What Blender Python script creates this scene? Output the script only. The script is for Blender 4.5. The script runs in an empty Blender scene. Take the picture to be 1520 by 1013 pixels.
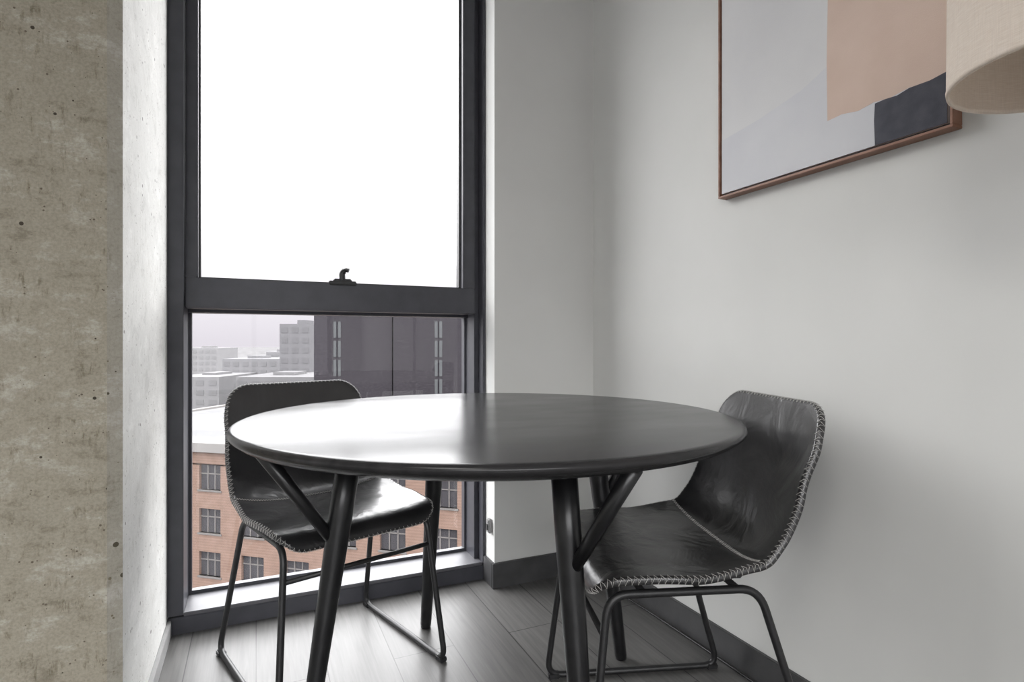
import bpy, bmesh, math, random
from mathutils import Vector, Matrix
random.seed(4)
S = bpy.context.scene
S.view_settings.view_transform = 'Standard'
S.view_settings.look = 'None'
S.view_settings.exposure = 0.0
SKY = 10.8; KO = 3.0/SKY      # sky strength, and matching albedo factor for the city outside

F = 845.0; H = 0.934; PSI = math.radians(24.2)
cs, sn = math.cos(PSI), math.sin(PSI)
def W(lat, d, z=0.0):
    return Vector((lat*cs + d*sn, -lat*sn + d*cs, z))

# ---------------------------------------------------------------- materials
def new_mat(name, col=(.5,.5,.5), rough=.5, spec=.5, metal=0.0, coat=0.0):
    m = bpy.data.materials.new(name); m.use_nodes = True
    b = m.node_tree.nodes['Principled BSDF']
    b.inputs['Base Color'].default_value = (*col, 1)
    b.inputs['Roughness'].default_value = rough
    b.inputs['Specular IOR Level'].default_value = spec
    b.inputs['Metallic'].default_value = metal
    b.inputs['Coat Weight'].default_value = coat
    return m
def nd(m, t, **kw):
    n = m.node_tree.nodes.new(t)
    for k, v in kw.items():
        if k in n.inputs: n.inputs[k].default_value = v
        else: setattr(n, k, v)
    return n
def lk(m, a, b): m.node_tree.links.new(a, b)
def bsdf(m): return m.node_tree.nodes['Principled BSDF']
def coords(m, scale=(1,1,1), rot=(0,0,0)):
    tc = nd(m, 'ShaderNodeTexCoord'); mp = nd(m, 'ShaderNodeMapping')
    mp.inputs['Scale'].default_value = scale; mp.inputs['Rotation'].default_value = rot
    lk(m, tc.outputs['Object'], mp.inputs['Vector']); return mp.outputs['Vector']
def ramp(m, src, stops):
    r = nd(m, 'ShaderNodeValToRGB'); e = r.color_ramp.elements
    while len(e) < len(stops): e.new(.5)
    for i, (p, c) in enumerate(stops):
        e[i].position = p; e[i].color = (*c, 1) if len(c) == 3 else c
    lk(m, src, r.inputs['Fac']); return r.outputs['Color']
def mixc(m, fac, a, b, mode='MIX'):
    n = nd(m, 'ShaderNodeMix'); n.data_type = 'RGBA'; n.blend_type = mode
    for s, v in ((n.inputs[0], fac), (n.inputs[6], a), (n.inputs[7], b)):
        if isinstance(v, (int, float)): s.default_value = v
        elif isinstance(v, tuple): s.default_value = (*v, 1)
        else: lk(m, v, s)
    return n.outputs[2]
def noisy(m, c1, c2, scale=8, detail=5, mscale=(1,1,1), bump=0.0, lo=.35, hi=.65, bscale=None, bdist=.002):
    v = coords(m, mscale)
    n = nd(m, 'ShaderNodeTexNoise', Scale=scale, Detail=detail)
    lk(m, v, n.inputs['Vector'])
    lk(m, ramp(m, n.outputs['Fac'], [(lo, c1), (hi, c2)]), bsdf(m).inputs['Base Color'])
    if bump:
        n2 = nd(m, 'ShaderNodeTexNoise', Scale=bscale or scale*6, Detail=4)
        lk(m, v, n2.inputs['Vector'])
        bp = nd(m, 'ShaderNodeBump', Strength=bump, Distance=bdist)
        lk(m, n2.outputs['Fac'], bp.inputs['Height']); lk(m, bp.outputs['Normal'], bsdf(m).inputs['Normal'])
    return m

M_wall = noisy(new_mat('wall_paint', rough=.75, spec=.2), (.660,.663,.645), (.690,.692,.675), 3, bump=.08, bscale=180, bdist=.001)
M_ceil = noisy(new_mat('ceiling_paint', rough=.9, spec=.1), (.78,.78,.77), (.82,.82,.81), 4)
M_base = noisy(new_mat('baseboard_dark', rough=.45), (.05,.05,.052), (.07,.07,.072), 12)
M_basel = noisy(new_mat('baseboard_lit_grey', rough=.5), (.28,.28,.28), (.34,.34,.34), 12)  # left baseboard is dark; window light on it is put into this grey
M_frame = noisy(new_mat('window_aluminium_dark', rough=.4, spec=.5, metal=.1), (.050,.051,.061), (.060,.061,.072), 20)
M_blackmetal = noisy(new_mat('black_powder_coat', rough=.42), (.012,.012,.013), (.018,.018,.019), 60, bump=.05)
M_tlegs = noisy(new_mat('black_lacquered_wood', rough=.30), (.008,.008,.009), (.014,.014,.015), 30)
M_stitch = noisy(new_mat('grey_thread', rough=.8), (.36,.355,.34), (.50,.49,.47), 200)

# leather
M_leather = new_mat('black_leather', rough=.38, spec=.55, coat=.45)
bsdf(M_leather).inputs['Coat Roughness'].default_value = .20
v = coords(M_leather)
n1 = nd(M_leather, 'ShaderNodeTexNoise', Scale=7, Detail=6); lk(M_leather, v, n1.inputs['Vector'])
lk(M_leather, ramp(M_leather, n1.outputs['Fac'], [(.3,(.010,.010,.011)),(.75,(.026,.025,.026))]), bsdf(M_leather).inputs['Base Color'])
lk(M_leather, ramp(M_leather, n1.outputs['Fac'], [(.3,(.30,)*3),(.7,(.46,)*3)]), bsdf(M_leather).inputs['Roughness'])
vo = nd(M_leather, 'ShaderNodeTexVoronoi', Scale=420); lk(M_leather, v, vo.inputs['Vector'])
n2 = nd(M_leather, 'ShaderNodeTexNoise', Scale=9, Detail=4, Distortion=.8); lk(M_leather, v, n2.inputs['Vector'])
b1 = nd(M_leather, 'ShaderNodeBump', Strength=.10, Distance=.001); lk(M_leather, vo.outputs['Distance'], b1.inputs['Height'])
b2 = nd(M_leather, 'ShaderNodeBump', Strength=.45, Distance=.014); lk(M_leather, n2.outputs['Fac'], b2.inputs['Height'])
lk(M_leather, b1.outputs['Normal'], b2.inputs['Normal'])
for s_ in ('Normal', 'Coat Normal'): lk(M_leather, b2.outputs['Normal'], bsdf(M_leather).inputs[s_])

# table top
M_top = new_mat('black_stained_tabletop', rough=.24, spec=.5)
bsdf(M_top).inputs['IOR'].default_value = 1.33
v = coords(M_top, (2,14,4), (0,0,.5))
n1 = nd(M_top, 'ShaderNodeTexNoise', Scale=3, Detail=8); lk(M_top, v, n1.inputs['Vector'])
lk(M_top, ramp(M_top, n1.outputs['Fac'], [(.3,(.017,.017,.018)),(.7,(.034,.033,.034))]), bsdf(M_top).inputs['Base Color'])
v2 = coords(M_top, (3,7,3), (0,0,.5)); n2 = nd(M_top, 'ShaderNodeTexNoise', Scale=1.6, Detail=6); lk(M_top, v2, n2.inputs['Vector'])
lk(M_top, ramp(M_top, n2.outputs['Fac'], [(.3,(.205,)*3),(.7,(.255,)*3)]), bsdf(M_top).inputs['Roughness'])

# floor planks (run along world Y)
M_floor = new_mat('grey_oak_planks', rough=.4, spec=.5)
v = coords(M_floor, (1,1,1), (0,0,math.pi/2))
br = nd(M_floor, 'ShaderNodeTexBrick'); br.offset = .37
br.inputs['Scale'].default_value = 1; br.inputs['Brick Width'].default_value = 1.22; br.inputs['Row Height'].default_value = .185
br.inputs['Mortar Size'].default_value = .0016; br.inputs['Mortar Smooth'].default_value = .1
br.inputs['Color1'].default_value = (.098,.096,.094,1); br.inputs['Color2'].default_value = (.128,.126,.123,1)
br.inputs['Mortar'].default_value = (.02,.02,.02,1)
lk(M_floor, v, br.inputs['Vector'])
vg = coords(M_floor, (42,2.2,1)); ng = nd(M_floor, 'ShaderNodeTexNoise', Scale=2.2, Detail=9, Distortion=.6); lk(M_floor, vg, ng.inputs['Vector'])
gr = ramp(M_floor, ng.outputs['Fac'], [(.3,(.76,.76,.76)),(.7,(1.16,1.16,1.15))])
lk(M_floor, mixc(M_floor, 1.0, br.outputs['Color'], gr, 'MULTIPLY'), bsdf(M_floor).inputs['Base Color'])
bp = nd(M_floor, 'ShaderNodeBump', Strength=.15, Distance=.001); lk(M_floor, ng.outputs['Fac'], bp.inputs['Height']); lk(M_floor, bp.outputs['Normal'], bsdf(M_floor).inputs['Normal'])

# concrete
def concrete(name, base, light, dark, pit, st=1.0, pitscale=26, pitth=.10):
    m = new_mat(name, rough=.85, spec=.2)
    v = coords(m, (2.8,2.8,4.6))
    n = nd(m, 'ShaderNodeTexNoise', Scale=3.0, Detail=14, Roughness=.78, Distortion=.1); lk(m, v, n.inputs['Vector'])
    c = ramp(m, n.outputs['Fac'], [(.38, dark), (.46, base), (.53, base), (.62, light)])
    # short scratchy vertical drips, only in patches
    v2 = coords(m, (34,34,9)); n2 = nd(m, 'ShaderNodeTexNoise', Scale=2.2, Detail=9, Roughness=.8, Distortion=.3); lk(m, v2, n2.inputs['Vector'])
    d = ramp(m, n2.outputs['Fac'], [(.38,(.62,.60,.55)),(.47,(1.0,)*3),(.62,(1.05,)*3)])
    v5 = coords(m, (3,3,9)); n5 = nd(m, 'ShaderNodeTexNoise', Scale=3.1, Detail=4); lk(m, v5, n5.inputs['Vector'])
    pm = ramp(m, n5.outputs['Fac'], [(.42,(.08,)*3),(.60,(st,)*3)])
    c = mixc(m, pm, c, d, 'MULTIPLY')
    v4 = coords(m, (1,1,1)); n4 = nd(m, 'ShaderNodeTexNoise', Scale=190, Detail=5, Roughness=.7); lk(m, v4, n4.inputs['Vector'])
    c = mixc(m, st, c, ramp(m, n4.outputs['Fac'], [(.36,(.84,)*3),(.58,(1.05,)*3)]), 'MULTIPLY')
    def pits(c, scale, th, lo, hi, col):
        v3 = coords(m, (1,1,1)); vo = nd(m, 'ShaderNodeTexVoronoi', Scale=scale); lk(m, v3, vo.inputs['Vector'])
        n3 = nd(m, 'ShaderNodeTexNoise', Scale=scale*.35, Detail=2); lk(m, v3, n3.inputs['Vector'])
        mask = nd(m, 'ShaderNodeMath', operation='LESS_THAN'); lk(m, vo.outputs['Distance'], mask.inputs[0])
        thr = nd(m, 'ShaderNodeMapRange'); thr.inputs['From Min'].default_value=lo; thr.inputs['From Max'].default_value=hi
        thr.inputs['To Min'].default_value=0; thr.inputs['To Max'].default_value=th; lk(m, n3.outputs['Fac'], thr.inputs['Value'])
        lk(m, thr.outputs['Result'], mask.inputs[1])
        return mixc(m, mask.outputs[0], c, col)
    c = pits(c, pitscale, pitth*2.2, .45, .75, pit)
    c = pits(c, pitscale*3.1, pitth*3.0, .48, .72, tuple(x*2.2 for x in pit))
    lk(m, c, bsdf(m).inputs['Base Color'])
    bp = nd(m, 'ShaderNodeBump', Strength=.3, Distance=.002); lk(m, n4.outputs['Fac'], bp.inputs['Height']); lk(m, bp.outputs['Normal'], bsdf(m).inputs['Normal'])
    return m
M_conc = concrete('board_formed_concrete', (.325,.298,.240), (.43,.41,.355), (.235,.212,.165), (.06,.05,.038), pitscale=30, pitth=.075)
M_concLit = concrete('lit_side_concrete', (.72,.72,.70), (.80,.80,.78), (.62,.62,.60), (.18,.17,.16), st=.4, pitscale=38, pitth=.10)  # column side face: window light put into the colour as a paler tone
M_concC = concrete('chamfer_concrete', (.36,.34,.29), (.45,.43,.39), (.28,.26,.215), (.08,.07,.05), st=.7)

# glass
M_glass = bpy.data.materials.new('window_glass'); M_glass.use_nodes = True
nt = M_glass.node_tree; nt.nodes.remove(nt.nodes['Principled BSDF'])
tr = nt.nodes.new('ShaderNodeBsdfTransparent'); gl = nt.nodes.new('ShaderNodeBsdfGlossy'); gl.inputs['Roughness'].default_value = .02
tr.inputs['Color'].default_value = (.97,.97,.975,1)
mx = nt.nodes.new('ShaderNodeMixShader'); mx.inputs[0].default_value = .03
nt.links.new(tr.outputs[0], mx.inputs[1]); nt.links.new(gl.outputs[0], mx.inputs[2]); nt.links.new(mx.outputs[0], nt.nodes['Material Output'].inputs['Surface'])

# ---------------------------------------------------------------- geometry helpers
def link(o): S.collection.objects.link(o); return o
def mesh_obj(name, bm, mat=None, smooth=False, mats=None):
    me = bpy.data.meshes.new(name); bmesh.ops.recalc_face_normals(bm, faces=bm.faces); bm.to_mesh(me); bm.free()
    o = bpy.data.objects.new(name, me)
    for mm in (mats or [mat]): me.materials.append(mm)
    if smooth:
        for p in me.polygons: p.use_smooth = True
    return link(o)
def add_box(bm, x0, x1, y0, y1, z0, z1, mi=0, bev=0.0):
    b2 = bmesh.new()
    vs = [b2.verts.new((x, y, z)) for x in (x0, x1) for y in (y0, y1) for z in (z0, z1)]
    for f in ((0,1,3,2),(4,6,7,5),(0,4,5,1),(2,3,7,6),(0,2,6,4),(1,5,7,3)): b2.faces.new([vs[i] for i in f])
    if bev: bmesh.ops.bevel(b2, geom=b2.edges[:], offset=bev, segments=2, affect='EDGES')
    for f in b2.faces: f.material_index = mi
    tmp = bpy.data.meshes.new('t'); b2.to_mesh(tmp); b2.free(); bm.from_mesh(tmp); bpy.data.meshes.remove(tmp)
def box(name, x0, x1, y0, y1, z0, z1, mat, bev=0.0):
    bm = bmesh.new(); add_box(bm, x0, x1, y0, y1, z0, z1, 0, bev); return mesh_obj(name, bm, mat)
def boxes(name, lst, mat, bev=0.0):
    bm = bmesh.new()
    for b in lst: add_box(bm, *b, 0, bev)
    return mesh_obj(name, bm, mat)
def empty(name, loc=(0,0,0), rotz=0):
    e = bpy.data.objects.new(name, None); e.location = loc; e.rotation_euler = (0,0,rotz); e.empty_display_size = .1
    return link(e)
def par(child, e, keep=True):
    child.parent = e
    if keep: child.matrix_parent_inverse = Matrix.Translation(-Vector(e.location))
def tube_bm(bm, pts, rad, sides=14, closed=False):
    pts = [Vector(p) for p in pts]; n = len(pts)
    if not hasattr(rad, '__len__'): rad = [rad]*n
    T = []
    for i in range(n):
        a = pts[i-1] if (i or closed) else pts[i]; b = pts[(i+1) % n] if (i < n-1 or closed) else pts[i]
        T.append((b-a).normalized())
    up = Vector((0,0,1)) if abs(T[0].z) < .9 else Vector((1,0,0))
    N = (up - T[0]*up.dot(T[0])).normalized(); rings = []
    for i in range(n):
        N = (N - T[i]*N.dot(T[i]))
        N = N.normalized() if N.length > 1e-6 else Vector((1,0,0)); B = T[i].cross(N)
        rings.append([bm.verts.new(pts[i] + rad[i]*(math.cos(2*math.pi*k/sides)*N + math.sin(2*math.pi*k/sides)*B)) for k in range(sides)])
    for i in range(n if closed else n-1):
        a, b = rings[i], rings[(i+1) % n]
        for k in range(sides): bm.faces.new((a[k], a[(k+1)%sides], b[(k+1)%sides], b[k]))
    if not closed:
        bm.faces.new(rings[0][::-1]); bm.faces.new(rings[-1])
def fillet(pts, r, seg=7, closed=False):
    pts = [Vector(p) for p in pts]; n = len(pts); out = []
    for i in range(n):
        if not closed and i in (0, n-1): out.append(pts[i]); continue
        p, a, b = pts[i], pts[i-1], pts[(i+1) % n]
        d1, d2 = a-p, b-p; rr = min(r, d1.length*.48, d2.length*.48)
        s, e = p + d1.normalized()*rr, p + d2.normalized()*rr
        for k in range(seg+1):
            t = k/seg; out.append(s*(1-t)**2 + p*2*t*(1-t) + e*t*t)
    return out
def lathe(name, prof, mat, seg=96, smooth=True, loc=(0,0,0)):
    bm = bmesh.new(); rings = []
    for r, z in prof:
        if r < 1e-6: rings.append([bm.verts.new((0,0,z))])
        else: rings.append([bm.verts.new((r*math.cos(2*math.pi*k/seg), r*math.sin(2*math.pi*k/seg), z)) for k in range(seg)])
    for a, b in zip(rings, rings[1:]):
        for k in range(seg):
            k2 = (k+1) % seg
            if len(a) == 1 and len(b) == 1: continue
            if len(a) == 1: bm.faces.new((a[0], b[k], b[k2]))
            elif len(b) == 1: bm.faces.new((a[k], b[0], a[k2]))
            else: bm.faces.new((a[k], b[k], b[k2], a[k2]))
    o = mesh_obj(name, bm, mat, smooth); o.location = loc; return o

# ---------------------------------------------------------------- room shell
XR = 1.265; YS = 2.0; YW = 2.09; XL = -0.257; XJ = .826; CH = 2.70; XB = -3.2; YB = -3.2; TH = .35
box('floor', XB, XR, YB, YW+.25, -.12, 0, M_floor)
box('ceiling', XB, XR, YB, YW+.25, CH, CH+.15, M_ceil)
box('wall_right', XR, XR+.15, YB, YW+.25, -.12, CH+.15, M_wall)
box('wall_window_side', XJ, XR, YS, YW+.25, 0, CH, M_wall)          # short return beside the window
box('wall_header', XL, XJ, YW+.02, YW+.25, 2.62, CH, M_wall)
box('wall_left', XB-.15, XB, YB, YW+.25, -.12, CH+.15, M_wall)
# wall to the left of the column, with opening for an added window (out of shot)
boxes('wall_front_left', [(XB,-2.9,YW,YW+.25,0,CH), (-1.35,-1.15,YW,YW+.25,0,CH), (-2.9,-1.35,YW,YW+.25,2.55,CH)], M_wall)
# rear wall with a wide opening for an added fill window
boxes('wall_rear', [(XB,-2.8,YB-.2,YB,0,CH),(.9,XR,YB-.2,YB,0,CH),(-2.8,.9,YB-.2,YB,2.5,CH),(-2.8,.9,YB-.2,YB,0,.3)], M_wall)
def simple_window(name, x0, x1, y0, y1, z0, z1, nm):
    e = empty(name, ((x0+x1)/2, (y0+y1)/2, z0)); t = .05
    L = [(x0,x1,y0,y1,z0,z0+t),(x0,x1,y0,y1,z1-t,z1),(x0,x0+t,y0,y1,z0+t,z1-t),(x1-t,x1,y0,y1,z0+t,z1-t)]
    for i in range(1, nm):
        x = x0+(x1-x0)*i/nm; L.append((x-t/2,x+t/2,y0,y1,z0+t,z1-t))
    par(boxes('frame', L, M_frame), e)
    par(box('pane', x0+t, x1-t, (y0+y1)/2-.003, (y0+y1)/2+.003, z0+t, z1-t, M_glass), e)
simple_window('fill_window_2', -2.9, -1.35, YW+.08, YW+.16, 0.0, 2.55, 2)  # added window, never in view, lets in extra daylight
simple_window('fill_window_3', -2.8, .9, YB-.14, YB-.06, .3, 2.5, 4)  # added behind the camera as a source of fill light

# concrete column
bm = bmesh.new()
yc = 1.42
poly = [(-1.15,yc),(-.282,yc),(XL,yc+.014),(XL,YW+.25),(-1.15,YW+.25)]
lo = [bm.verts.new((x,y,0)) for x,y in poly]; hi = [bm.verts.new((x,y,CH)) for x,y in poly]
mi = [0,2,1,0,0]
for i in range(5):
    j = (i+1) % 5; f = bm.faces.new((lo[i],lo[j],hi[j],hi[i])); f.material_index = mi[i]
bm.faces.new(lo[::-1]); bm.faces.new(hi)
mesh_obj('concrete_column', bm, mats=[M_conc, M_concLit, M_concC])

# baseboards
box('baseboard_right', XR-.013, XR, YB, YS, 0, .085, M_base, .002)
boxes('baseboard_window_side', [(XJ-.012, XR-.013, YS-.013, YS, 0, .095), (XJ-.012, XJ, YS, YW-.004, 0, .095)], M_base, .002)
box('baseboard_left', XL, XL+.012, yc+.02, YW-.002, 0, .05, M_basel, .002)

# ---------------------------------------------------------------- window_1
win = empty('window_1', ((XL+XJ)/2, YW, 0))
yg = 2.245; zt = 2.62
fr = [ (XL, XJ, YW, YW+.02, 0, .055),                        # low front curb
       (XL, XL+.045, YW, yg+.05, .06, zt), (XJ-.012, XJ, YW, yg+.05, .06, zt),
       (XJ-.030, XJ-.012, YW+.05, yg+.05, .06, zt),
       (XL+.045, XJ-.012, YW, yg+.05, zt-.05, zt) ]
par(boxes('outer_frame', fr, M_frame, .002), win)
M_sill = noisy(new_mat('sill_aluminium', rough=.45, metal=.1), (.09,.09,.10), (.115,.115,.125), 15)
par(box('sill', XL+.045, XJ-.012, YW+.004, yg+.05, .052, .066, M_sill, .002), win)
# transom between lower and upper light
par(boxes('transom', [(XL+.045, XJ-.030, yg-.03, yg+.05, 1.035, 1.10)], M_frame, .002), win)
# opening sash
ys = 2.125; sx0 = XL+.047; sx1 = XJ-.032; z0 = 1.045; z1 = 1.145; st = .036; sr = .050
sash = [(sx0, sx1, ys, ys+.07, z0, z1), (sx0, sx0+st, ys, ys+.07, z1, zt-.05), (sx1-sr, sx1, ys, ys+.07, z1, zt-.05), (sx0+st, sx1-sr, ys, ys+.07, zt-.10, zt-.05)]
par(boxes('sash_frame', sash, M_frame, .003), win)
bead = [(sx0+st, sx0+st+.006, ys+.03, ys+.06, z1, zt-.1), (sx1-sr-.008, sx1-sr, ys+.03, ys+.06, z1, zt-.1), (sx0+st, sx1-sr, ys+.03, ys+.06, z1, z1+.006)]
par(boxes('glazing_bead', bead, M_base), win)
par(box('upper_pane', sx0+st, sx1-sr, ys+.045, ys+.05, z1, zt-.10, M_glass), win)
par(boxes('lower_bead', [(XL+.045, XJ-.030, yg-.008, yg+.012, .066, .078),(XL+.045, XL+.055, yg-.008, yg+.012, .078, 1.035),(XJ-.038, XJ-.030, yg-.008, yg+.012, .078, 1.035)], M_frame), win)
par(box('lower_pane', XL+.055, XJ-.038, yg-.002, yg+.003, .078, 1.035, M_glass), win)
# cam handle
bm = bmesh.new(); hx = .285
add_box(bm, hx-.048, hx+.048, ys-.008, ys+.02, z1-.006, z1+.009, 0, .003)
add_box(bm, hx-.032, hx+.032, ys-.008, ys+.018, z1+.005, z1+.017, 0, .004)
tube_bm(bm, fillet([(hx,ys+.004,z1+.010),(hx-.002,ys+.004,z1+.040),(hx+.010,ys-.004,z1+.050),(hx+.020,ys-.008,z1+.047)], .010), [.011]*10+[.008]*8, 12)
par(mesh_obj('handle', bm, M_blackmetal, False), win)

# small chain holder on the reveal
ch = empty('blind_chain_holder', (XJ-.005, YS+.02, .2))
bm = bmesh.new(); add_box(bm, XJ-.016, XJ, YS+.02, YS+.045, .20, .255, 0, .004)
tube_bm(bm, [(XJ-.018,YS+.032,.245),(XJ-.012,YS+.032,.245)], .006, 12)
par(mesh_obj('bracket', bm, M_basel), ch)
bm = bmesh.new(); add_box(bm, XJ-.020, XJ-.0155, YS+.027, YS+.038, .212, .235, 0, .001)
par(mesh_obj('clip', bm, M_base), ch)

# ---------------------------------------------------------------- dining table
tc = W(-.053, 1.460)
tb = empty('dining_table', (tc.x, tc.y, 0)); R = .608
prof = [(0,.710),(R-.075,.710),(R-.05,.7125),(R-.018,.722),(R-.004,.732),(R,.7375),(R-.001,.743),(R-.004,.7470),(R-.009,.7493),(R-.014,.75),(R*.6,.75),(0,.75)]
top = lathe('tabletop', prof, M_top, 160); top.parent = tb
def loc(a, d, z): p = W(a, d, z); return Vector((p.x-tc.x, p.y-tc.y, z))
legs = [ # foot(lat,d), top, brace end
  ((-.462,1.262),(-.372,1.325),(-.545,1.215)),
  (( .146,1.076),( .104,1.175),( .215,1.000)),
  ((-.283,1.865),(-.232,1.775),(-.310,1.930)),
  (( .322,1.680),( .228,1.630),( .400,1.710))]
for i, (ft, tp, be) in enumerate(legs):
    bm = bmesh.new()
    a = loc(*ft, 0.0); b = loc(*tp, .711)
    pts = [a.lerp(b, t) for t in (0,.004,.02,.3,.62,.75,1)]
    tube_bm(bm, pts, [.014,.0165,.0175,.021,.0255,.027,.028], 24)
    par(mesh_obj('leg_%d' % (i+1), bm, M_tlegs, True), tb, False)
    bm = bmesh.new(); s = a.lerp(b, .66); e = loc(*be, .7115)
    tube_bm(bm, [s, s.lerp(e,.5), e], [.0125,.0145,.016], 18)
    par(mesh_obj('brace_%d' % (i+1), bm, M_tlegs, True), tb, False)
bm = bmesh.new()
for (i, j) in ((0,3),(1,2)):
    tube_bm(bm, [loc(*legs[i][1], .688), loc(*legs[j][1], .688)], .022, 4)
par(mesh_obj('under_frame', bm, M_tlegs), tb, False)

# ---------------------------------------------------------------- chairs
def catmull(P, n=12):
    P = [Vector(p) for p in P]; Q = [P[0]*2-P[1]] + P + [P[-1]*2-P[-2]]; out = []
    for i in range(1, len(Q)-2):
        for k in range(n):
            t = k/n; a,b,c,d = Q[i-1:i+3]
            out.append(.5*((2*b)+(-a+c)*t+(2*a-5*b+4*c-d)*t*t+(-a+3*b-3*c+d)*t**3))
    out.append(P[-1]); return out
PROF = catmull([(.222,.418),(.214,.440),(.185,.452),(.10,.453),(.0,.446),(-.09,.443),(-.155,.456),(-.200,.500),(-.228,.575),(-.248,.660),(-.266,.730),(-.285,.797)])
AL = [0]
for a, b in zip(PROF, PROF[1:]): AL.append(AL[-1]+(b-a).length)
LT = AL[-1]
def prof_at(s):
    s = max(0, min(LT, s))
    for i in range(len(AL)-1):
        if s <= AL[i+1]:
            t = (s-AL[i])/max(1e-9, AL[i+1]-AL[i]); return PROF[i].lerp(PROF[i+1], t)
    return PROF[-1]
def interp(tab, x):
    for (x0,y0),(x1,y1) in zip(tab, tab[1:]):
        if x <= x1:
            t = (x-x0)/(x1-x0); t = t*t*(3-2*t); return y0+(y1-y0)*t
    return tab[-1][1]
WT = [(0,.212),(.08,.228),(.22,.240),(.40,.234),(.55,.232),(.68,.224),(.80,.206)]
CT = [(0,.0),(.08,.006),(.22,.012),(.36,.034),(.46,.046),(.60,.034),(.72,.016),(.80,.008)]
SC = .80/LT
def SP(s, v):
    p = prof_at(s); q1 = prof_at(s-.004); q2 = prof_at(s+.004); t = (q2-q1).normalized()
    nrm = Vector((-t.y, t.x))      # perpendicular in (y,z)
    if nrm.y < 0 and abs(nrm.y) > abs(nrm.x): nrm = -nrm
    if abs(nrm.x) >= abs(nrm.y) and nrm.x < 0: nrm = -nrm
    c = interp(CT, s*SC)*abs(v)**2.6
    return Vector((v*interp(WT, s*SC), p.x+nrm.x*c, p.y+nrm.y*c))
def SN(s, v):
    e = .003; sv = min(max(s, e), LT-e); vv = min(max(v, -1+.01), 1-.01)
    ds = SP(sv+e, vv)-SP(sv-e, vv); dv = SP(sv, vv+.01)-SP(sv, vv-.01)
    n = dv.cross(ds)
    n = n.normalized()
    ref = Vector((0,.7,.7)); return n if n.dot(ref) > 0 else -n
def send(v, r, v0):
    w = max(0, (abs(v)-v0)/(1-v0)); return r*(1-math.sqrt(max(0, 1-w*w)))
VS = [ -1+2*k/32 for k in range(33)]
VS = [math.copysign(1-(1-abs(x))**1.5, x) for x in VS]
NU = 60
def grid_sv(i, v):
    s0 = send(v, .050, .74); s1 = LT-send(v, .055, .70)
    return s0+(s1-s0)*i/NU
def shell():
    bm = bmesh.new(); T = .0085
    fr_, bk, mid = [], [], []
    for i in range(NU+1):
        a, b, c = [], [], []
        for v in VS:
            s = grid_sv(i, v); p = SP(s, v); n = SN(s, v)
            a.append(bm.verts.new(p+n*T)); b.append(bm.verts.new(p-n*T)); c.append((p, n))
        fr_.append(a); bk.append(b); mid.append(c)
    nv = len(VS)
    for i in range(NU):
        for j in range(nv-1):
            bm.faces.new((fr_[i][j], fr_[i][j+1], fr_[i+1][j+1], fr_[i+1][j]))
            bm.faces.new((bk[i][j], bk[i+1][j], bk[i+1][j+1], bk[i][j+1]))
    per = [(0,j) for j in range(nv)]+[(i,nv-1) for i in range(1,NU+1)]+[(NU,j) for j in range(nv-2,-1,-1)]+[(i,0) for i in range(NU-1,0,-1)]
    n = len(per); C = [mid[i][j] for i,j in per]; out = []
    for k in range(n):
        t = (C[(k+1)%n][0]-C[k-1][0]).normalized(); o = C[k][1].cross(t)
        out.append(o.normalized())
    kk = nv + NU//2
    if out[kk].x < 0: out = [-o for o in out]
    m1 = [bm.verts.new(C[k][0]+out[k]*.004+C[k][1]*T*.6) for k in range(n)]
    m2 = [bm.verts.new(C[k][0]+out[k]*.004-C[k][1]*T*.6) for k in range(n)]
    for k in range(n):
        k2 = (k+1)%n; (i,j),(i2,j2) = per[k], per[k2]
        bm.faces.new((fr_[i][j], m1[k], m1[k2], fr_[i2][j2]))
        bm.faces.new((m1[k], m2[k], m2[k2], m1[k2]))
        bm.faces.new((m2[k], bk[i][j], bk[i2][j2], m2[k2]))
    return bm, [(C[k][0], C[k][1], out[k]) for k in range(n)]
def resample(items, step):
    out = []; acc = 0; n = len(items)
    for k in range(n):
        a, b = items[k], items[(k+1)%n]; L = (b[0]-a[0]).length
        while acc < L:
            t = acc/L; out.append(tuple(a[q].lerp(b[q], t) for q in range(3))); acc += step
        acc -= L
    return out
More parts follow.
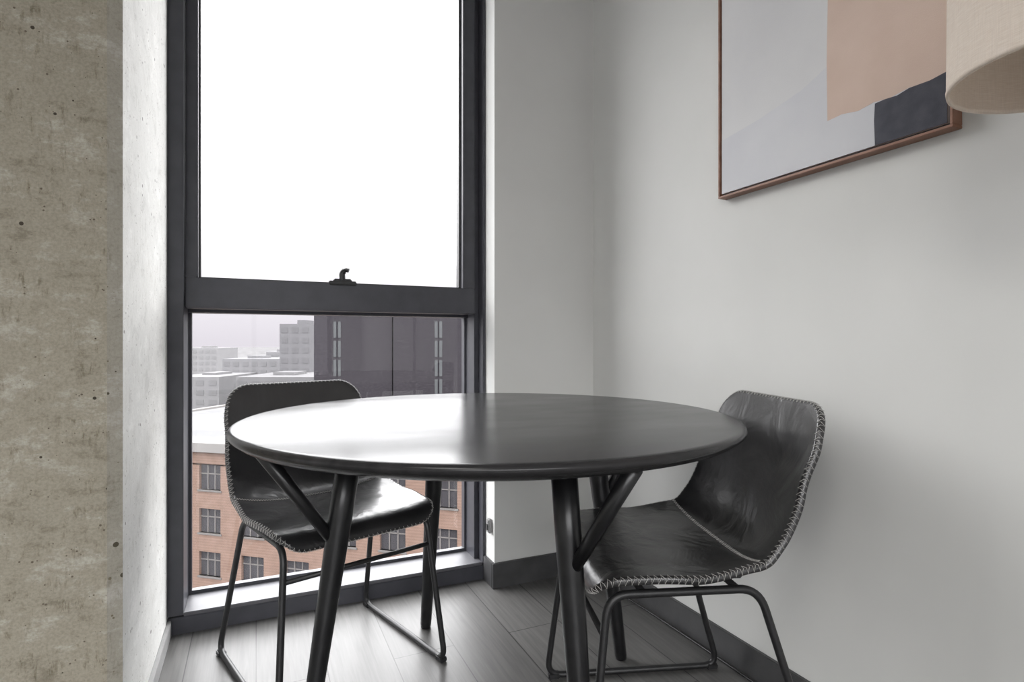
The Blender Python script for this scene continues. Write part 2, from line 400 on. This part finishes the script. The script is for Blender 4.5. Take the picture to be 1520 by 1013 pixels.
def make_chair(cpos, fdir):
    # local: +y forward, x sideways
    f = W(*fdir) ; ang = math.atan2(f.y, f.x) - math.pi/2
    c = W(*cpos)
    e = empty('dining_chair', (c.x, c.y, 0), ang)
    bm, per = shell()
    o = mesh_obj('leather_shell', bm, M_leather, True); o.parent = e
    ms = o.modifiers.new('b', 'SUBSURF'); ms.levels = 1; ms.render_levels = 1
    # zig-zag whip stitching round the rim
    bm = bmesh.new(); pts = []
    for k, (p, n, u) in enumerate(resample(per, .0066)):
        if k % 2: pts.append(p+n*.0096-u*.0025)
        else: pts.append(p-n*.0060+u*.0048)
        pts.append(p+n*.0054+u*.0048)
    tube_bm(bm, pts, .00066, 5, True)
    o = mesh_obj('rim_stitching', bm, M_stitch); o.parent = e
    # seam between seat and back
    ss = .375/SC; line = []; z = []
    for k in range(120):
        v = -.985+1.97*k/119; s = ss + .012*math.cos(v*1.5)
        p = SP(s, v); n = SN(s, v); line.append(p+n*.0080)
        s2 = s + (.006 if k % 2 else -.004)
        z.append(SP(s2, v)+SN(s2, v)*.0108)
    bm = bmesh.new(); tube_bm(bm, line, .0020, 6); o = mesh_obj('seam_piping', bm, M_leather, True); o.parent = e
    bm = bmesh.new(); tube_bm(bm, z, .0007, 5); o = mesh_obj('seam_stitching', bm, M_stitch); o.parent = e
    # seat cushion support plate
    bm = bmesh.new(); add_box(bm, -.15, .15, -.12, .16, .421, .433, 0, .003)
    o = mesh_obj('seat_plate', bm, M_blackmetal); o.parent = e
    # tube frame, one loop each side
    r = .0085
    for sgn, nm in ((-1,'left'),(1,'right')):
        loop = [(sgn*.205,.195,.424),(sgn*.238,.245,r),(sgn*.238,-.250,r),(sgn*.205,-.125,.424)]
        bm = bmesh.new(); tube_bm(bm, fillet(loop, .045, 8, True), r, 14, True)
        o = mesh_obj('leg_frame_'+nm, bm, M_blackmetal, True); o.parent = e
        bm = bmesh.new()
        for yy in (.225, -.232):
            add_box(bm, sgn*.238-.011, sgn*.238+.011, yy-.016, yy+.016, 0, .016, 0, .003)
        o = mesh_obj('foot_pads_'+nm, bm, M_blackmetal); o.parent = e
    bm = bmesh.new()
    def on_leg(z, y0, y1): t = (z-.0085)/(.4155); return (.238+(.205-.238)*t, y1+(y0-y1)*t)
    xf, yf = on_leg(.345, .195, .245)
    tube_bm(bm, [(-xf,yf,.345),(xf,yf,.345)], .0065, 12)
    for yy in (.12,-.08): tube_bm(bm, [(-.203,yy,.424),(.203,yy,.424)], .0075, 12)
    o = mesh_obj('cross_bars', bm, M_blackmetal, True); o.parent = e
    return e
make_chair((-.535,1.68), (.66,-.75))
make_chair((.365,1.370), (-.995,-.105))

# ---------------------------------------------------------------- painting
px = XR-.031; y0p, y1p, zb, zh = .657, 1.274, 1.353, 2.25
pe = empty('framed_painting', (px, (y0p+y1p)/2, zb))
M_wood = noisy(new_mat('walnut_frame', rough=.5), (.22,.11,.072), (.31,.165,.115), 5, mscale=(8,1,8))
t = .006
par(boxes('frame', [(px,XR,y0p,y1p,zb,zb+t),(px,XR,y0p,y1p,zh-t,zh),(px,XR,y0p,y0p+t,zb+t,zh-t),(px,XR,y1p-t,y1p,zb+t,zh-t)], M_wood, .001), pe)
par(box('backing', px+.012, XR, y0p+t, y1p-t, zb+t, zh-t, M_base), pe)
M_cv = noisy(new_mat('canvas_pale_grey', rough=.9, spec=.1), (.62,.62,.63), (.66,.66,.665), 5, bump=.2, bscale=500)
M_cv2 = noisy(new_mat('canvas_lavender', rough=.9, spec=.1), (.60,.605,.635), (.64,.645,.668), 6, bump=.2, bscale=500)
M_pc = noisy(new_mat('paint_peach', rough=.9, spec=.1), (.60,.465,.39), (.66,.525,.45), 6, bump=.2, bscale=500)
M_dk = noisy(new_mat('paint_charcoal', rough=.9, spec=.1), (.078,.080,.096), (.10,.102,.12), 30, bump=.2, bscale=500)
g = .012
cy0, cy1, cz0, cz1 = y0p+g, y1p-g, zb+g, zh-g
par(box('canvas', px+.004, px+.014, cy0, cy1, cz0, cz1, M_cv), pe)
def patch(name, pts, mat, lift):
    bm = bmesh.new(); vs = [bm.verts.new((px+.004-lift, y, z)) for y, z in pts]; vs2 = [bm.verts.new((px+.0045, y, z)) for y, z in pts]
    bm.faces.new(vs); n = len(vs)
    for i in range(n): bm.faces.new((vs[i], vs[(i+1)%n], vs2[(i+1)%n], vs2[i]))
    par(mesh_obj(name, bm, mat), pe)
patch('lavender_field', [(cy1,cz0),(cy1,1.52),(1.13,1.535),(1.0,1.56),(.90,1.60),(cy0,1.60),(cy0,cz0)], M_cv2, .0004)
wav = [(cy0,1.462),(.70,1.458),(.74,1.463),(.78,1.457),(.815,1.461),(.85,1.455),(.89,1.462),(.926,1.459)]
patch('peach_field', [(y,z) for y,z in wav]+[(.928,1.6),(.924,1.8),(.928,cz1-.1),(cy0,cz1-.1)], M_pc, .0008)
patch('charcoal_field', [(cy0,cz0),(.812,cz0),(.814,1.42),(.812,1.457),(.79,1.458),(.765,1.456),(.74,1.462),(.70,1.461),(cy0,1.466)], M_dk, .0012)

# ---------------------------------------------------------------- floor lamp (only its shade reaches the frame)
dz = .38; lx, ly = 2.778*dz, 1.047*dz; lz = H+dz; lr = .405*dz
le = empty('floor_lamp', (lx, ly, 0))
M_sh = new_mat('linen_shade', rough=.9, spec=.1)
na = nd(M_sh,'ShaderNodeTexNoise', Scale=1, Detail=3); va = coords(M_sh,(60,60,1100)); lk(M_sh, va, na.inputs['Vector'])
nb = nd(M_sh,'ShaderNodeTexNoise', Scale=1, Detail=3); vb = coords(M_sh,(900,900,30)); lk(M_sh, vb, nb.inputs['Vector'])
ca = ramp(M_sh, na.outputs['Fac'], [(.3,(.82,.73,.64)),(.7,(.92,.85,.77))]); cb = ramp(M_sh, nb.outputs['Fac'], [(.3,(.92,)*3),(.7,(1,)*3)])
cc = mixc(M_sh, 1.0, ca, cb, 'MULTIPLY'); lk(M_sh, cc, bsdf(M_sh).inputs['Base Color'])
tl = nd(M_sh,'ShaderNodeBsdfTranslucent'); lk(M_sh, cc, tl.inputs['Color'])
mxs = nd(M_sh,'ShaderNodeMixShader'); mxs.inputs[0].default_value = .35
lk(M_sh, bsdf(M_sh).outputs[0], mxs.inputs[1]); lk(M_sh, tl.outputs[0], mxs.inputs[2]); lk(M_sh, mxs.outputs[0], M_sh.node_tree.nodes['Material Output'].inputs['Surface'])
sh = lathe('shade', [(lr-.002,lz),(lr,lz),(lr+.0008,lz+.006),(lr,lz+.007),(lr-.002,lz+.28),(lr-.0035,lz+.28),(lr-.003,lz+.007),(lr-.0045,lz+.006),(lr-.004,lz),(lr-.002,lz)], M_sh, 96)
sh.parent = le
base = lathe('base', [(0,0),(.13,0),(.132,.006),(.128,.016),(.02,.024),(0,.024)], M_blackmetal, 64); base.parent = le
bm = bmesh.new(); tube_bm(bm, [(0,0,.02),(0,0,lz+.17)], .009, 16)
for k in range(3):
    a = k*2.094; tube_bm(bm, [(0,0,lz+.17),((lr-.004)*math.cos(a),(lr-.004)*math.sin(a),lz+.20)], .002, 8)
o = mesh_obj('pole', bm, M_blackmetal, True); o.parent = le
bulb = lathe('bulb', [(0,lz+.17),(.013,lz+.172),(.015,lz+.19),(.028,lz+.215),(.030,lz+.235),(.022,lz+.255),(0,lz+.265)], M_ceil, 32); bulb.parent = le

# power cord on the floor
pts = catmull([(x,y,.004) for x,y in ((1.225,1.78),(1.235,1.60),(1.238,1.45),(1.240,1.30),(1.239,1.15),(1.236,.95),(1.235,.7),(1.2,.56))], 10)
bm = bmesh.new(); tube_bm(bm, pts, .0035, 8); mesh_obj('cord', bm, M_blackmetal, True)

# ---------------------------------------------------------------- outside world
def sc(c): return tuple(x*KO for x in c)
def hz(name, c, c2=None): 
    m = new_mat(name, rough=.95, spec=0.0); c2 = c2 or tuple(x*1.08 for x in c); noisy(m, sc(c), sc(c2), .3, 3); return m
M_brickO = new_mat('orange_brick', rough=.9, spec=.0)
v = coords(M_brickO, (1,1,1)); nb = nd(M_brickO,'ShaderNodeTexNoise', Scale=1.2, Detail=6); lk(M_brickO, v, nb.inputs['Vector'])
ww = nd(M_brickO,'ShaderNodeTexWave', Scale=1.4); ww.bands_direction='Z'; lk(M_brickO, v, ww.inputs['Vector'])
c = ramp(M_brickO, nb.outputs['Fac'], [(.3,sc((.41,.275,.22))),(.7,sc((.51,.35,.285)))])
lk(M_brickO, mixc(M_brickO, 1.0, c, ramp(M_brickO, ww.outputs['Fac'], [(0,(.88,)*3),(1,(1.04,)*3)]), 'MULTIPLY'), bsdf(M_brickO).inputs['Base Color'])
M_stone = hz('pale_stone_trim', (.46,.44,.43)); M_snow = hz('snowy_roof', (.36,.36,.37), (.46,.46,.46))
M_wing = hz('exterior_window_glass', (.115,.11,.12)); M_mull = hz('window_mullion', (.32,.30,.29))
A = (-24.9, 46.9); tdir = (.970,-.245)
ang = math.atan2(W(*tdir).y, W(*tdir).x); a0 = W(*A)
bb = empty('brick_office_building', (a0.x, a0.y, -32), ang)
GZ = 32+H
def bchild(name, lst, mat): o = boxes(name, lst, mat); o.parent = bb; return o
roof = GZ-8.3; uL, uR = -19, 46
cols = [-4.1*3,-8.2,-4.1,0,4.1,8.2,12.3,16.4,20.5,24.6,28.7,32.8]
rows = [GZ-11.2-3.56*k for k in range(7)]
bchild('brick_walls', [(uL,uR,.35,28,0,roof-.3)] + [(uL,uR,0,.35,roof-1.75+0,roof-.3)] +
       [(uL,uR,0,.35,rows[k+1]+1.0,rows[k]-1.0) for k in range(6)] +
       [(a+1.05,b-1.05,0,.35,rows[k]-1.0,rows[k]+1.0) for k in range(7) for a,b in zip([uL-1.05]+cols, cols+[uR+1.05])], M_brickO)
bchild('parapet', [(uL-.3,uR+.3,-.35,.6,roof-.75,roof),(uL-.3,uL+.6,.6,28,roof-.4,roof+.1),(uL,uR,27.6,28.3,roof-.4,roof+.3)], M_stone)
bchild('snow_roof', [(uL+.6,uR,.6,27.6,roof-.35,roof-.1)], M_snow)
M_unit = hz('rooftop_unit', (.20,.20,.21))
bchild('rooftop_units', [(0,4,10,14,roof-.1,roof+1.5),(5,6.5,11,13,roof-.1,roof+1.0),(-8,-5,16,19,roof-.1,roof+1.2),(14,20,12,18,roof-.1,roof+2)], M_unit)
bchild('windows', [(u-1.05,u+1.05,.25,.36,z-1,z+1) for u in cols for z in rows], M_wing)
bchild('mullions', [(u+q-.05,u+q+.05,.18,.3,z-1,z+1) for u in cols for z in rows for q in (-.35,.35)] + [(u-1.05,u+1.05,.18,.3,z+.25,z+.33) for u in cols for z in rows] + [(u-1.15,u+1.15,-.08,.3,z-1.15,z-1) for u in cols for z in rows], M_mull)

# dark building
M_darkb = new_mat('dark_brick_facade', rough=.9, spec=0)
v = coords(M_darkb, (1,1,2)); n1 = nd(M_darkb,'ShaderNodeTexNoise', Scale=2.0, Detail=5, Roughness=.7); lk(M_darkb, v, n1.inputs['Vector'])
lk(M_darkb, ramp(M_darkb, n1.outputs['Fac'], [(.35,sc((.075,.068,.080))),(.58,sc((.105,.097,.110))),(.70,sc((.16,.15,.17)))]), bsdf(M_darkb).inputs['Base Color'])
M_darkb2 = hz('dark_facade_recess', (.05,.045,.055)); M_slit = hz('slit_window', (.21,.22,.23))
def at(xp, d): return (xp-760)/F*d
def ztop(yp, d): return H+(508-yp)/F*d
d0 = 95.0
dlat0 = at(466,d0); p0 = W(dlat0, d0)
db = empty('dark_apartment_building', (p0.x, p0.y, -32), -PSI)
hb = ztop(467,d0)+32
def dchild(name, lst, mat): o = boxes(name, lst, mat); o.parent = db; return o
def dx(xp): return at(xp,d0)-dlat0
dchild('left_wing', [(0,dx(582),0,30,0,hb)], M_darkb)
dchild('right_wing', [(dx(584.5),dx(900),-.5,30,0,hb+.15)], M_darkb)
dchild('reveal', [(dx(582),dx(584.5),1,29,0,hb-.1)], M_darkb2)
dchild('roof_coping', [(-.1,dx(582),-.15,30,hb,hb+.25),(dx(584),dx(900),-.6,30,hb+.15,hb+.4)], M_darkb2)
L = []; LM = []
for xc in (500.5, 651.5, 760, 850):
    yo = -.05 if xc < 580 else -.56
    for k in range(8):
        zt_ = hb-1.2-k*3.2
        L.append((dx(xc-5.5),dx(xc+5.5),yo,yo+.3,zt_-2.7,zt_)); LM.append((dx(xc-1),dx(xc+1),yo-.05,yo,zt_-2.7,zt_))
dchild('slit_windows', L, M_slit); dchild('slit_mullions', LM, M_darkb2)

def far_block(name, x0, x1, ytop, d, col, wins=True, dep=25):  # distance haze is put into the pale wall and glass colours
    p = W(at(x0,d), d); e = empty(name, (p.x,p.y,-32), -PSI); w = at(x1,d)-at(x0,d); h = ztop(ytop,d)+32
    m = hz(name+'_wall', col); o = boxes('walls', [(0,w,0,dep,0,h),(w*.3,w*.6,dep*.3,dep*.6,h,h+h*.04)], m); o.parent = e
    if wins:
        m2 = hz(name+'_glass', tuple(c*.88 for c in col)); l = []
        nx = max(3,int(w/3.6)); nz = int(h/3.4)
        for i in range(nx):
            for k in range(nz):
                cx = w*(i+.5)/nx; cz = h-2-k*3.4; l.append((cx-w/nx*.3,cx+w/nx*.3,-.1,.1,cz-1,cz+.8))
        o = boxes('windows', l, m2); o.parent = e
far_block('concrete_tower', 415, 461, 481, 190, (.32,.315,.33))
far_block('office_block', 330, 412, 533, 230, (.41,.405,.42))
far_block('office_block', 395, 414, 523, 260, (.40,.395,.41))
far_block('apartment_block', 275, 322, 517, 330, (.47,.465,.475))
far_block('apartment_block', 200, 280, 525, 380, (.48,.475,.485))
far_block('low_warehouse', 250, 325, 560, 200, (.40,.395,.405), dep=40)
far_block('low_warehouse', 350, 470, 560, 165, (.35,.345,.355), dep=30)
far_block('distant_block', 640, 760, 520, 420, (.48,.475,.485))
# ground
M_gr = new_mat('snowy_city_ground', rough=.95, spec=0)
v = coords(M_gr, (1,1,1)); n1 = nd(M_gr,'ShaderNodeTexNoise', Scale=.035, Detail=9, Roughness=.65); lk(M_gr, v, n1.inputs['Vector'])
lk(M_gr, ramp(M_gr, n1.outputs['Fac'], [(.40,sc((.21,.205,.21))),(.52,sc((.34,.335,.34)))]), bsdf(M_gr).inputs['Base Color'])
box('ground_outside', -2500, 2500, 6, 4000, -33, -32, M_gr)

# ---------------------------------------------------------------- world / lights
w = bpy.data.worlds.new('overcast_sky'); S.world = w; w.use_nodes = True
nt = w.node_tree; bg = nt.nodes['Background']
tcn = nt.nodes.new('ShaderNodeTexCoord'); sp = nt.nodes.new('ShaderNodeSeparateXYZ'); cr = nt.nodes.new('ShaderNodeValToRGB')
nt.links.new(tcn.outputs['Generated'], sp.inputs[0]); nt.links.new(sp.outputs['Z'], cr.inputs['Fac'])
e = cr.color_ramp.elements
e[0].position = 0.0; e[0].color = (.285*KO,.272*KO,.290*KO,1); e[1].position = .24; e[1].color = (1,1,1,1)
m = e.new(.07); m.color = (.33*KO,.32*KO,.335*KO,1); m = e.new(.13); m.color = (.50*KO,.50*KO,.505*KO,1)
nt.links.new(cr.outputs['Color'], bg.inputs['Color']); bg.inputs['Strength'].default_value = SKY

def area(name, loc_, rot, sx, sy, power, col=(1,1,1), portal=False):
    l = bpy.data.lights.new(name, 'AREA'); l.shape = 'RECTANGLE'; l.size = sx; l.size_y = sy; l.energy = power; l.color = col
    o = link(bpy.data.objects.new(name, l)); o.location = loc_; o.rotation_euler = rot
    if portal: l.cycles.is_portal = True
    return o
area('window_portal', (.285, 2.34, 1.34), (-math.pi/2,0,0), 1.08, 2.56, 1, portal=True)
area('fill_window_portal_2', (-2.12, 2.36, 1.28), (-math.pi/2,0,0), 1.55, 2.55, 1, portal=True)
area('fill_window_portal_3', (-.95, YB-.25, 1.4), (math.pi/2,0,0), 3.7, 2.2, 1, portal=True)
# unseen fill panels and lamps, added overhead to brighten the room
M_em = new_mat('fill_emitter', (.9,.9,.9)); bsdf(M_em).inputs['Emission Color'].default_value = (1,.98,.95,1); bsdf(M_em).inputs['Emission Strength'].default_value = 2
for k, (x, y) in enumerate(((-1.0,-.6),(-1.4,-2.2))):
    ce = empty('fill_light', (x,y,CH-.03))
    par(boxes('fill_housing', [(x-.42,x+.42,y-.42,y+.42,CH-.03,CH)], M_base, .003), ce)
    par(boxes('fill_panel', [(x-.40,x+.40,y-.40,y+.40,CH-.034,CH-.029)], M_em), ce)
    l = area('fill_lamp', (x,y,CH-.045), (0,0,0), .8, .8, 22, (1,.98,.955)); par(l, ce)

# ---------------------------------------------------------------- camera
cd = bpy.data.cameras.new('camera'); cam = link(bpy.data.objects.new('camera', cd))
cam.location = (0,0,H); cam.rotation_euler = (math.pi/2,0,-PSI)
cd.sensor_width = 36; cd.lens = F/1520*36; cd.shift_y = 1.5/1520; cd.clip_start = .02; cd.clip_end = 6000
S.camera = cam
